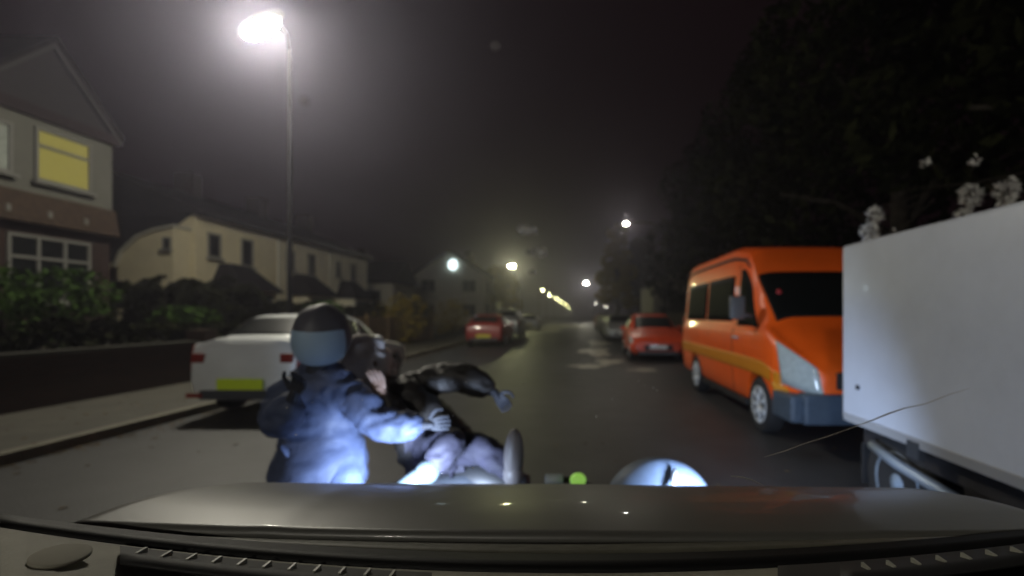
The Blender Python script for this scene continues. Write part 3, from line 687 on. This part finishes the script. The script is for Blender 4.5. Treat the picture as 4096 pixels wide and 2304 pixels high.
# fallen leaves along the kerbs and gardens
rnd = random.Random(5); vs = []; fs = []
for k in range(2600):
    side = rnd.random(); y = rnd.uniform(2, 40)
    x = KL+abs(rnd.gauss(0, .25)) if side < .4 else (KR-abs(rnd.gauss(0, .5)) if side < .7 else rnd.uniform(-7.6, KL-.1) if side < .9 else rnd.uniform(KL, KR))
    z = .118 if x < KL else .006; a = rnd.uniform(0, 6.28); q = rnd.uniform(.02, .045); i = len(vs)
    for j, (u, v_) in enumerate(((1, 0), (0, .5), (-1, 0), (0, -.5))): vs.append((x+q*(u*math.cos(a)-v_*math.sin(a)), y+q*(u*math.sin(a)+v_*math.cos(a)), z+.008*(j % 2)))
    fs.append((i, i+1, i+2, i+3))
me = bpy.data.meshes.new('fallen_leaves'); me.from_pydata(vs, [], fs); fl = link('fallen_leaves', me, mat('litter_leaf', (.13, .085, .03), .8, var=.5, scale=3))
tag(fl, 'brown fallen leaves scattered along the kerbs and pavement', 'leaves', kind='stuff')

# ---------------------------------------------------------------- our own car
own = thing('car', 'grey car the camera rides in, with its bonnet, dashboard and left pillar in view', 'car', (0, 0, 0), 0)
opaint = mat('grey_bonnet_paint', (.092, .091, .082), .42, var=.05, scale=3, coat=.15, bump=.02, bscale=90)
W0 = .90
ZC = [(.5, 1.083), (.8, 1.083), (.9, 1.079), (1.0, 1.066), (1.2, 1.02), (1.4, .955), (1.6, .882), (1.8, .785), (1.95, .66), (2.05, .50), (2.3, .2)]
def zc(y):
    f = lambda q: interp([(p, v) for p, v in ZC], q)[0]
    return (f(y-.06)+2*f(y)+f(y+.06))/4
def bon_z(x, y):
    q = abs(x)/W0; side = .022*q*q*max(0, min(1, (1.5-y)/.6))-(.016*x if x > 0 else 0)-.05*q*q*max(0, (y-1.4))
    rib = .0015*math.exp(-((abs(x)-.52)/.03)**2)*min(1, max(0, (1.7-y)/.4))
    return zc(y)+side+rib-.10*max(0, (q-.93)/.07)**2
def bon_y(x, t):
    a = .80; b = 2.07-.40*abs(x/W0)**2.5; return lerp(a, b, t)
bm = bmesh.new(); NX, NY = 90, 60
V = [[None]*(NY+1) for _ in range(NX+1)]
for i in range(NX+1):
    x = lerp(-W0, W0, i/NX)
    for j in range(NY+1):
        y = bon_y(x, j/NY); V[i][j] = bm.verts.new((x, y, bon_z(x, y)))
for i in range(NX):
    for j in range(NY): bm.faces.new([V[i][j], V[i+1][j], V[i+1][j+1], V[i][j+1]])
bn = obj('bonnet', bm, opaint, own, True)
md = bn.modifiers.new('s', 'SOLIDIFY'); md.thickness = .02; md.offset = -1
# front body below the bonnet
bm = bmesh.new(); n = 24; A = []; B = []
path = [(-W0+.01, .5)]+[(-W0+.01, y) for y in (1.0, 1.4)]+[(lerp(-W0+.01, W0-.01, i/n), bon_y(lerp(-W0+.01, W0-.01, i/n), 1)-.01) for i in range(n+1)]+[(W0-.01, y) for y in (1.4, 1.0, .5)]
for (x, y) in path:
    zt = bon_z(x, max(y, .75))-.012; A.append(bm.verts.new((x, y, zt))); B.append(bm.verts.new((x*.97, y-.03, .22)))
for k in range(len(path)-1): bm.faces.new([A[k], A[k+1], B[k+1], B[k]])
obj('front_body', bm, opaint, own, True)
bm = bmesh.new(); box(bm, -.9, .9, 1.95, 2.10, .25, .45, .03); obj('bumper', bm, M['trim'], own)
for s in (-1, 1):
    bm = bmesh.new(); blob(bm, (s*.70, 1.86, .64), (.16, .09, .09), 3); obj('headlight', bm, mat('lit_headlamp_cool', (.8, .85, 1), .2, emit=(.8, .9, 1), estr=3), own, True)
    for y in (1.25,): wheel(own, s*(W0-.03), y, .33)
# wiper well, seal and dashboard, each a strip running across the car
def strip(name, f0, f1, m, r0=-1.2, r1=1.2, n=60, th=.015, parent=None):
    bm = bmesh.new(); R = []
    for i in range(n+1):
        r = lerp(r0, r1, i/n); d0, z0 = f0(r); d1, z1 = f1(r)
        a = Vector((r*d0, d0, z0)); b = Vector((r*d1, d1, z1))
        R.append([bm.verts.new(a), bm.verts.new(b), bm.verts.new(b-Vector((0, 0, th))), bm.verts.new(a-Vector((0, 0, th)))])
    for P, Q in zip(R, R[1:]):
        for k in range(4): bm.faces.new([P[k], Q[k], Q[(k+1) % 4], P[(k+1) % 4]])
    bm.faces.new(R[0]); bm.faces.new(R[-1][::-1]); return obj(name, bm, m, parent or own, True)
zt = lambda r: 1.45-(.504-.058*r*r)*.74
zb_ = lambda r: 1.45-(.536-.066*r*r)*.70
dz = lambda r, d: zb_(r)+.012*(.70-d)/.1
strip('cowl', lambda r: (.742, zt(r)), lambda r: (.793, zc(.8)+.022*(r*.8/W0)**2-.010), mat('cowl_plastic', (.075, .072, .052), .6, var=.2, scale=30))
strip('windscreen_seal', lambda r: (.702, zb_(r)+.001), lambda r: (.741, zt(r)+.003), mat('black_frit', (.004, .004, .004), .6, spec=.2))
strip('dashboard', lambda r: (.25, dz(r, .25)-.03), lambda r: (.699, zb_(r)-.002), mat('dashboard_plastic', (.21, .20, .155), .7, var=.08, scale=40, bump=.2, bscale=200), n=40, th=.03)
strip('dash_shade_strip', lambda r: (.25, dz(r, .25)-.02), lambda r: (.690, dz(r, .69)+.004), mat('dash_shade_black', (.012, .012, .011), .7), .42, 1.2, 24, .012)  # black strip painting the shade over the right of the dashboard
for (ra, rb) in ((-.95, -.30), (.55, 1.0)):
    vt = strip('demister_vent', lambda r: (.60, dz(r, .60)+.012), lambda r: (.672, dz(r, .672)+.006), mat('vent_black', (.004, .004, .004), .7), ra, rb, 14, .004)
    k = ra+.05; bm = bmesh.new(); bm.from_mesh(vt.data); nf = len(bm.faces)
    while k < rb-.03:
        d = .655; box(bm, k*d-.0018, k*d+.0018, d-.012, d+.004, dz(k, d)+.006, dz(k, d)+.0125); k += .052
    bm.faces.ensure_lookup_table()
    for f in bm.faces[nf:]: f.material_index = 1
    bm.to_mesh(vt.data); bm.free(); vt.data.materials.append(mat('rib_grey', (.30, .30, .25), .5))
bm = bmesh.new(); lathe(bm, [(.029, -.003), (.029, .0006), (.027, .0012), (.001, .0012)], 32, 'z'); obj('speaker_grille', bm, mat('speaker_mesh', (.28, .265, .21), .8), own, True, (-.662, .617, dz(-1.085, .612)+.001), (0, .165, 0))
# pillars and windscreen header (header above the view)
for s in (-1, 1):
    bm = bmesh.new(); tube(bm, [(s*1.0, .80, 1.02), (s*.96, .50, 1.28), (s*.80, .02, 1.66), (s*.76, -.2, 1.75)], .055, 10); obj('pillar', bm, M['black'], own, True)
# crack across the lower right of the windscreen and short scratch below it
def wsp(x, z): # a point on the windscreen plane
    return Vector((x, .80-(z-1.09)*1.12, z))
def crack(pts, r, name='windscreen_crack'):
    bm = bmesh.new(); tube(bm, pts, r, 5); obj(name, bm, mat('crack_glint', (.35, .33, .30), .3), own)
def ray_ws(px, py):
    # windscreen point seen at that spot, for shaping the crack on the glass
    a = Vector(((px-576)/480, 1, -(py-314)/480)); lo, hi = .05, 2
    for _ in range(40):
        m_ = (lo+hi)/2; p = Vector((0, 0, H))+a*m_
        if p.y < wsp(p.x, p.z).y: lo = m_
        else: hi = m_
    return Vector((0, 0, H))+a*lo
pts = [(764, 457), (785, 451), (803, 444), (826, 437), (846, 430), (870, 421), (890, 413), (905, 408), (925, 404), (948, 395), (970, 388)]
crack([ray_ws(*p) for p in pts], [.0003, .0006, .0003, .0005, .0003, .0007, .0009, .0006, .0004, .0003, .0001])
crack([ray_ws(*p) for p in [(731, 476), (741, 477), (752, 480), (763, 485)]], [.0005, .0010, .0010, .0004])
# translucent blobs added to hint at smears and reflections on the windscreen
dm = bpy.data.materials.new('smear_blob'); dm.use_nodes = True; nt = dm.node_tree; nt.nodes.remove(nt.nodes['Principled BSDF'])
tl = nt.nodes.new('ShaderNodeBsdfTranslucent'); tl.inputs[0].default_value = (.55, .55, .55, 1); tr = nt.nodes.new('ShaderNodeBsdfTransparent'); mx = nt.nodes.new('ShaderNodeMixShader'); mx.inputs[0].default_value = .45
nt.links.new(tr.outputs[0], mx.inputs[1]); nt.links.new(tl.outputs[0], mx.inputs[2]); nt.links.new(mx.outputs[0], nt.nodes['Material Output'].inputs['Surface'])
rnd = random.Random(9); bm = bmesh.new()
for (px, py, r) in [(524, 230, 7), (533, 231, 5), (530, 251, 4), (541, 252, 6), (533, 272, 4), (304, 100, 4), (306, 103, 3), (495, 46, 3)]+[(rnd.uniform(240, 700), rnd.uniform(380, 475), rnd.uniform(.6, 1.3)) for _ in range(16)]:
    p = ray_ws(px, py); q = r*p.y/480; blob(bm, p, (q, q*.5, q*rnd.uniform(.75, 1.1)), 2, fn=lambda v: 1+.25*noise.noise(v*1.7+Vector((px, py, 0))))
dr = obj('reflection_smears', bm, dm, own, True); dr['kind'] = 'stuff'
# headlights of our own car
for s in (-1, 1):
    ld = bpy.data.lights.new('headlight_beam', 'SPOT'); ld.energy = 290; ld.color = (.58, .73, 1); ld.spot_size = math.radians(125); ld.spot_blend = 1; ld.shadow_soft_size = .06
    lo = bpy.data.objects.new('headlight_beam', ld); C.objects.link(lo); lo.parent = own; lo.location = (s*.70, 2.02, .62); lo.rotation_euler = (math.radians(78), 0, math.radians(14 if s < 0 else -6))

# ---------------------------------------------------------------- people (skinned skeletons)
def skin(name, comps, m, parent=None, sub=2, folds=0):
    verts = []; edges = []; rad = []; roots = []
    for pts, eds in comps:
        b = len(verts); roots.append(b)
        for p in pts: verts.append(p[0]); rad.append(p[1])
        edges += [(a+b, c+b) for a, c in eds]
    me = bpy.data.meshes.new(name); me.from_pydata([tuple(v) for v in verts], edges, []); o = bpy.data.objects.new(name, me); C.objects.link(o)
    md = o.modifiers.new('skin', 'SKIN'); md.use_smooth_shade = True; md.branch_smoothing = .6
    if not me.skin_vertices: me.skin_vertices_add() if hasattr(me, 'skin_vertices_add') else None
    sv = me.skin_vertices[0].data
    for i, r in enumerate(rad):
        sv[i].radius = r if isinstance(r, tuple) else (r, r); sv[i].use_root = i in roots
    s = o.modifiers.new('sub', 'SUBSURF'); s.levels = sub; s.render_levels = sub
    dg = bpy.context.evaluated_depsgraph_get(); me2 = bpy.data.meshes.new_from_object(o.evaluated_get(dg))
    bpy.data.objects.remove(o)
    if folds:   # cloth folds: ridges pushed along the normals
        for v in me2.vertices:
            p = v.co*Vector((9, 9, 16)) if False else Vector((v.co.x*9, v.co.y*9, v.co.z*15)); q = noise.noise(p)+.5*noise.noise(p*2.3)
            v.co += v.normal*folds*(1-2.2*abs(q))
    return link(name, me2, m, parent, True)
def V3(*a): return Vector(a)
def hand_comps(wrist, direc, palmn, sc=1.0, curl=.5):
    """palm chain + five finger chains"""
    d = direc.normalized(); n = palmn.normalized(); n = (n-d*n.dot(d)).normalized(); s = d.cross(n)
    P = wrist+d*.045*sc; K = wrist+d*.085*sc
    comps = []
    for i, (o, L) in enumerate([(-.030, .075), (-.010, .085), (.011, .080), (.030, .062)]):
        base = wrist+d*.03*sc+s*o*.6*sc; kn = K+s*o*sc; ch = [(base, .014*sc), (kn, .011*sc)]; q = kn; dd = d.copy()
        for j in range(3):
            dd = (dd*math.cos(curl*.6)-n*math.sin(curl*.6)*-1).normalized(); q = q+dd*L*sc*(.45, .32, .23)[j]; ch.append((q, (.0095, .0085, .007)[j]*sc))
        comps.append((ch, [(k, k+1) for k in range(4)]))
    tb = wrist+d*.03*sc-s*.025*sc; comps.append(([(tb, .013*sc), (tb+(d*.5-s*.8)*.035*sc, .011*sc), (tb+(d*.85-s*.9+n*.2)*.055*sc, .0095*sc), (tb+(d*1.3-s*.7+n*.4)*.065*sc, .008*sc)], [(0, 1), (1, 2), (2, 3)]))
    return comps
skinm = mat('skin', (.20, .13, .10), .55, var=.1, scale=20)
def person(label, J, jacket, trousers, shoe, head, hair=None, jr=1.0, glove=None, coat=0):
    t = thing('person', label, 'person', (*J['base'], 0), 0)
    g = lambda k: Vector(J[k])
    pel, ch, nk, hd = g('pelvis'), g('chest'), g('neck'), g('head')
    mid = pel.lerp(ch, .5)
    pts = [(pel, (.13, .11)), (mid, (.125, .10)), (ch, (.145, .105)), (nk, .055), (hd-V3(0, 0, .03), .075), (hd+V3(0, 0, .05), .085)]
    ed = [(0, 1), (1, 2), (2, 3), (3, 4), (4, 5)]
    for s in ('l', 'r'):
        i = len(pts); pts += [(g('sh'+s), .060), (g('el'+s), .042), (g('wr'+s), .027), (g('wr'+s)+(g('hd'+s)-g('wr'+s)).normalized()*.06, (.036, .018))]; ed += [(2, i), (i, i+1), (i+1, i+2), (i+2, i+3)]
        i = len(pts); pts += [(g('hp'+s), .088), (g('kn'+s), .056), (g('an'+s), .038), (g('to'+s), .035)]; ed += [(0, i), (i, i+1), (i+1, i+2), (i+2, i+3)]
    comps = [(pts, ed)]
    for s in ('l', 'r'): comps += hand_comps(g('wr'+s), g('hd'+s)-g('wr'+s), V3(0, -1, .1), 1.0, .7)
    body = skin('body', comps, skinm, t)
    if glove:   # gloved hands
        gm, hs = glove; body.data.materials.append(gm)
        for p in body.data.polygons:
            if any((p.center-g('hd'+h)).length < .15 for h in hs) or (len(hs) == 2 and (p.center-nk).length < .16): p.material_index = 1
    # face
    f = g('face').normalized(); r_ = f.cross(V3(0, 0, 1)).normalized(); u_ = r_.cross(f)
    bm = bmesh.new()
    blob(bm, hd+f*.092-u_*.015, (.014, .018, .020), 2)
    nose = obj('nose', bm, skinm, t, True)
    bm = bmesh.new()
    for s in (-1, 1): blob(bm, hd+f*.078+r_*.031*s+u_*.018, (.013, .013, .009), 2)
    obj('eye', bm, mat('eye', (.6, .6, .6), .2), t, True)
    bm = bmesh.new(); blob(bm, hd+f*.082-u_*.055, (.024, .012, .006), 2); obj('mouth', bm, mat('lips', (.3, .12, .1), .5), t, True)
    # jacket
    pts = [(pel-V3(0, coat*.55, .15+coat*.7), ((.20+coat*.22)*jr, (.17+coat*.45)*jr)), (pel, (.19*jr, .155*jr)), (mid, (.175*jr, .145*jr)), (ch, (.185*jr, .145*jr)), (nk-(nk-ch)*.25+(hd-nk)*(.6 if coat else 0), (.105, .10))]; ed = [(0, 1), (1, 2), (2, 3), (3, 4)]
    for s in ('l', 'r'):
        i = len(pts); pts += [(g('sh'+s), .092*jr), (g('sh'+s).lerp(g('el'+s), .55), .080*jr), (g('el'+s), .074*jr), (g('el'+s).lerp(g('wr'+s), .5), .066*jr), (g('wr'+s), .046)]; ed += [(3, i)]+[(i+k, i+k+1) for k in range(4)]
    skin('jacket', [(pts, ed)], jacket, t, 3, .016)
    pts = [(pel, (.16, .13))]; ed = []
    for s in ('l', 'r'):
        i = len(pts); pts += [(g('hp'+s), .115), (g('hp'+s).lerp(g('kn'+s), .5), .100), (g('kn'+s), .078), (g('kn'+s).lerp(g('an'+s), .5), .072), (g('an'+s), .060)]; ed += [(0, i)]+[(i+k, i+k+1) for k in range(4)]
    skin('trousers', [(pts, ed)], trousers, t, 3, .012)
    for s in ('l', 'r'):
        a, b = g('an'+s), g('to'+s); d = (b-a).normalized(); side = d.cross(V3(0, 0, 1)).normalized() if abs(d.z) < .9 else V3(1, 0, 0)
        bm = bmesh.new(); q = d.to_track_quat('Y', 'Z').to_matrix()
        blob(bm, a.lerp(b, .45), (.052, .150, .052), 3, mtx=q, fn=lambda v: 1+.12*v.y); blob(bm, a+d*.01, (.055, .07, .062), 2, mtx=q)
        sh = obj('shoe', bm, shoe, t, True)
    return t
camf = lambda px, py, d: ((px-512)/480*d, d, H-(py-314)/480*d)
def J(px, py, d): return Vector(camf(px, py, d))
navy = mat('blue_jacket', (.050, .066, .125), .65, var=.25, scale=7, bump=.5, bscale=9)
black_j = mat('black_jacket', (.012, .010, .009), .6, var=.3, scale=7, bump=.5, bscale=9)
jeans = mat('blue_jeans', (.075, .10, .19), .8, var=.3, scale=12, bump=.2)
djeans = mat('dark_jeans', (.010, .009, .020), .8, var=.3, scale=12, bump=.2)
paleshoe = mat('pale_trainer', (.06, .078, .085), .5, var=.1)
pinkshoe = mat('grey_trainer', (.12, .11, .11), .5, var=.1)
p1 = dict(base=(-.34, 0), pelvis=V3(-1.03, 2.62, .74), chest=V3(-1.06, 2.58, 1.00), neck=V3(-1.01, 2.51, 1.16), head=V3(-.985, 2.50, 1.315), face=V3(.35, -1, -.25),
          shl=V3(-1.18, 2.50, 1.04), ell=V3(-1.12, 2.36, .90), wrl=V3(-.98, 2.24, 1.06), hdl=V3(-.94, 2.22, 1.13),
          shr=V3(-.86, 2.54, 1.02), elr=V3(-.66, 2.52, .86), wrr=V3(-.45, 2.50, .87), hdr=V3(-.38, 2.50, .88),
          hpl=V3(-1.12, 2.58, .68), knl=V3(-1.16, 2.33, .42), anl=V3(-1.15, 2.58, .10), tol=V3(-1.15, 2.40, .05),
          hpr=V3(-.90, 2.56, .66), knr=V3(-.78, 2.32, .44), anr=V3(-.84, 2.58, .10), tor=V3(-.80, 2.40, .05))
P1 = person('person in blue jacket and dark helmet with pale blue visor, crouched at the bonnet', p1, navy, jeans, mat('dark_shoe', (.03, .03, .035), .5), None, jr=1.22, glove=(mat('dark_glove', (.02, .022, .03), .7), 'lr'), coat=.22)
# helmet with visor
bm = bmesh.new(); hc = p1['head']+V3(0, .01, .02)
blob(bm, hc, (.138, .160, .170), 4, fn=lambda v: 1+.02*math.sin(9*v.x)*(v.z > .3)-.06*max(0, -v.z)); hl = obj('helmet', bm, mat('dark_helmet', (.075, .075, .095), .55), P1, True)
bm = bmesh.new()
def visor(v):
    return 1.0
fd = V3(.30, -1, -.30).normalized(); rt = fd.cross(V3(0, 0, 1)).normalized(); up = rt.cross(fd); G = []
for i in range(17):
    row = []
    for j in range(11):
        a = lerp(-1.05, 1.05, i/16); b = lerp(-.66, .42, j/10); k = 1-.18*abs(a/1.05)**3
        d = fd*math.cos(a)*math.cos(b*k)+rt*math.sin(a)*math.cos(b*k)+up*math.sin(b*k)
        row.append((bm.verts.new(hc+V3(d.x*.144, d.y*.168, d.z*.182)), bm.verts.new(hc+V3(d.x*.130, d.y*.15, d.z*.160))))
    G.append(row)
for i in range(16):
    for j in range(10):
        for s in (0, 1): bm.faces.new([G[i][j][s], G[i+1][j][s], G[i+1][j+1][s], G[i][j+1][s]])
obj('visor', bm, mat('pale_blue_visor', (.30, .42, .56), .5), hl, True)

p2 = dict(base=(-.37, 0), pelvis=V3(-.44, 2.82, .70), chest=V3(-.70, 2.90, .93), neck=V3(-.82, 2.90, 1.04), head=V3(-.90, 2.92, 1.15), face=V3(.75, -.6, .2),
          shl=V3(-.80, 2.76, .93), ell=V3(-.60, 2.62, .84), wrl=V3(-.68, 2.60, 1.01), hdl=V3(-.70, 2.60, 1.08),
          shr=V3(-.62, 3.02, 1.02), elr=V3(-.34, 2.98, 1.07), wrr=V3(-.13, 2.94, .97), hdr=V3(-.08, 2.92, .92),
          hpl=V3(-.42, 2.68, .68), knl=V3(-.26, 2.50, .80), anl=V3(-.37, 2.42, .66), tol=V3(-.50, 2.38, .57),
          hpr=V3(-.36, 2.84, .66), knr=V3(-.13, 2.66, .70), anr=V3(.04, 2.52, .60), tor=V3(.05, 2.50, .80))
P2 = person('person in dark jacket and grey hood falling backwards with pale trainers towards the car', p2, black_j, djeans, paleshoe, None, jr=1.25, glove=(mat('dark_glove', (.02, .022, .03), .7), 'r'))
k = [c for c in P2.children if c.name.startswith('shoe')]
k[1].data.materials.clear(); k[1].data.materials.append(pinkshoe)
bm = bmesh.new(); hc = p2['head']+V3(-.03, .02, -.01)
fdir = p2['face'].normalized()
blob(bm, hc, (.160, .155, .180), 4, fn=lambda v: (1-.25*max(0, v.dot(fdir)-.6))*(1+.16*noise.noise(v*2.6)+.07*noise.noise(v*6))*(1+.22*max(0, -v.z)**2)); obj('hood', bm, mat('grey_hood', (.62, .57, .55), .85, var=.25, scale=9, bump=.4, bscale=12), P2, True)

# ---------------------------------------------------------------- fallen scooter
sc = thing('scooter', 'pale blue scooter lying on its side at the bonnet edge, rounded front shield up', 'scooter', (-.34, 0, 0), 0)
pblue = mat('pale_blue_plastic', (.085, .115, .17), .6, var=.2)
bm = bmesh.new(); blob(bm, (.765, 2.58, .415), (.29, .20, .26), 4, fn=lambda v: 1+.06*v.x); obj('front_shield', bm, pblue, sc, True)
bm = bmesh.new(); tube(bm, [(.82, 2.365, .590), (.835, 2.42, .625), (.85, 2.47, .655)], [.012, .016, .008], 6); obj('reflective_strip', bm, mat('reflective_white', (.4, .42, .45), .4), sc, True)
bm = bmesh.new(); tube(bm, [(.6, 2.62, .30), (.3, 2.68, .24), (.0, 2.72, .28), (-.3, 2.78, .34), (-.55, 2.8, .36)], [.13, .11, .16, .20, .14], 14); obj('frame_body', bm, M['trim'], sc, True)
bm = bmesh.new(); tube(bm, [(.05, 2.74, .44), (-.2, 2.8, .47), (-.5, 2.86, .46)], [.09, .12, .08], 12); obj('saddle', bm, M['black'], sc, True)
for (x, y, z, rr) in ((1.12, 2.62, .24, .22), (-.62, 2.76, .26, .22)):
    bm = bmesh.new(); lathe(bm, [(rr*.55, -.04), (rr*.9, -.05), (rr, -.02), (rr, .02), (rr*.9, .05), (rr*.55, .04)], 30, 'z'); wl = obj('wheel', bm, M['tyre'], sc, True, (x, y, z), (math.radians(35), 0, 0))
    bm = bmesh.new(); lathe(bm, [(rr*.56, -.03), (rr*.56, .03), (.02, .035)], 24, 'z'); obj('rim', bm, M['alloy'], wl, True)
bm = bmesh.new(); tube(bm, [(.70, 2.62, .42), (.45, 2.56, .52), (.30, 2.50, .585), (.20, 2.49, .590)], .016, 8); obj('handlebar', bm, M['steel'], sc, True)
bm = bmesh.new(); tube(bm, [(.27, 2.495, .592), (.18, 2.485, .595)], .026, 10); obj('grip', bm, mat('pale_grip', (.4, .45, .45), .5), sc, True)
bm = bmesh.new(); blob(bm, (.35, 2.46, .60), (.042, .03, .036), 3); obj('indicator', bm, mat('green_lens', (.3, .55, .1), .3, emit=(.30, .62, .10), estr=.55), sc, True)

# ---------------------------------------------------------------- haze (stuff)
bm = bmesh.new(); box(bm, -90, 90, -45, 460, -1.2, 45)
hz = obj('haze', bm, None); hz['kind'] = 'stuff'; hz['label'] = 'thin damp night haze glowing around the street lamps'; hz['category'] = 'haze'
m = bpy.data.materials.new('haze'); m.use_nodes = True; nt = m.node_tree; nt.nodes.remove(nt.nodes['Principled BSDF'])
v = nt.nodes.new('ShaderNodeVolumePrincipled'); v.inputs['Color'].default_value = (.80, .78, 1, 1); v.inputs['Density'].default_value = .0056; v.inputs['Anisotropy'].default_value = .80
nt.links.new(v.outputs[0], nt.nodes['Material Output'].inputs['Volume']); hz.data.materials.clear(); hz.data.materials.append(m)
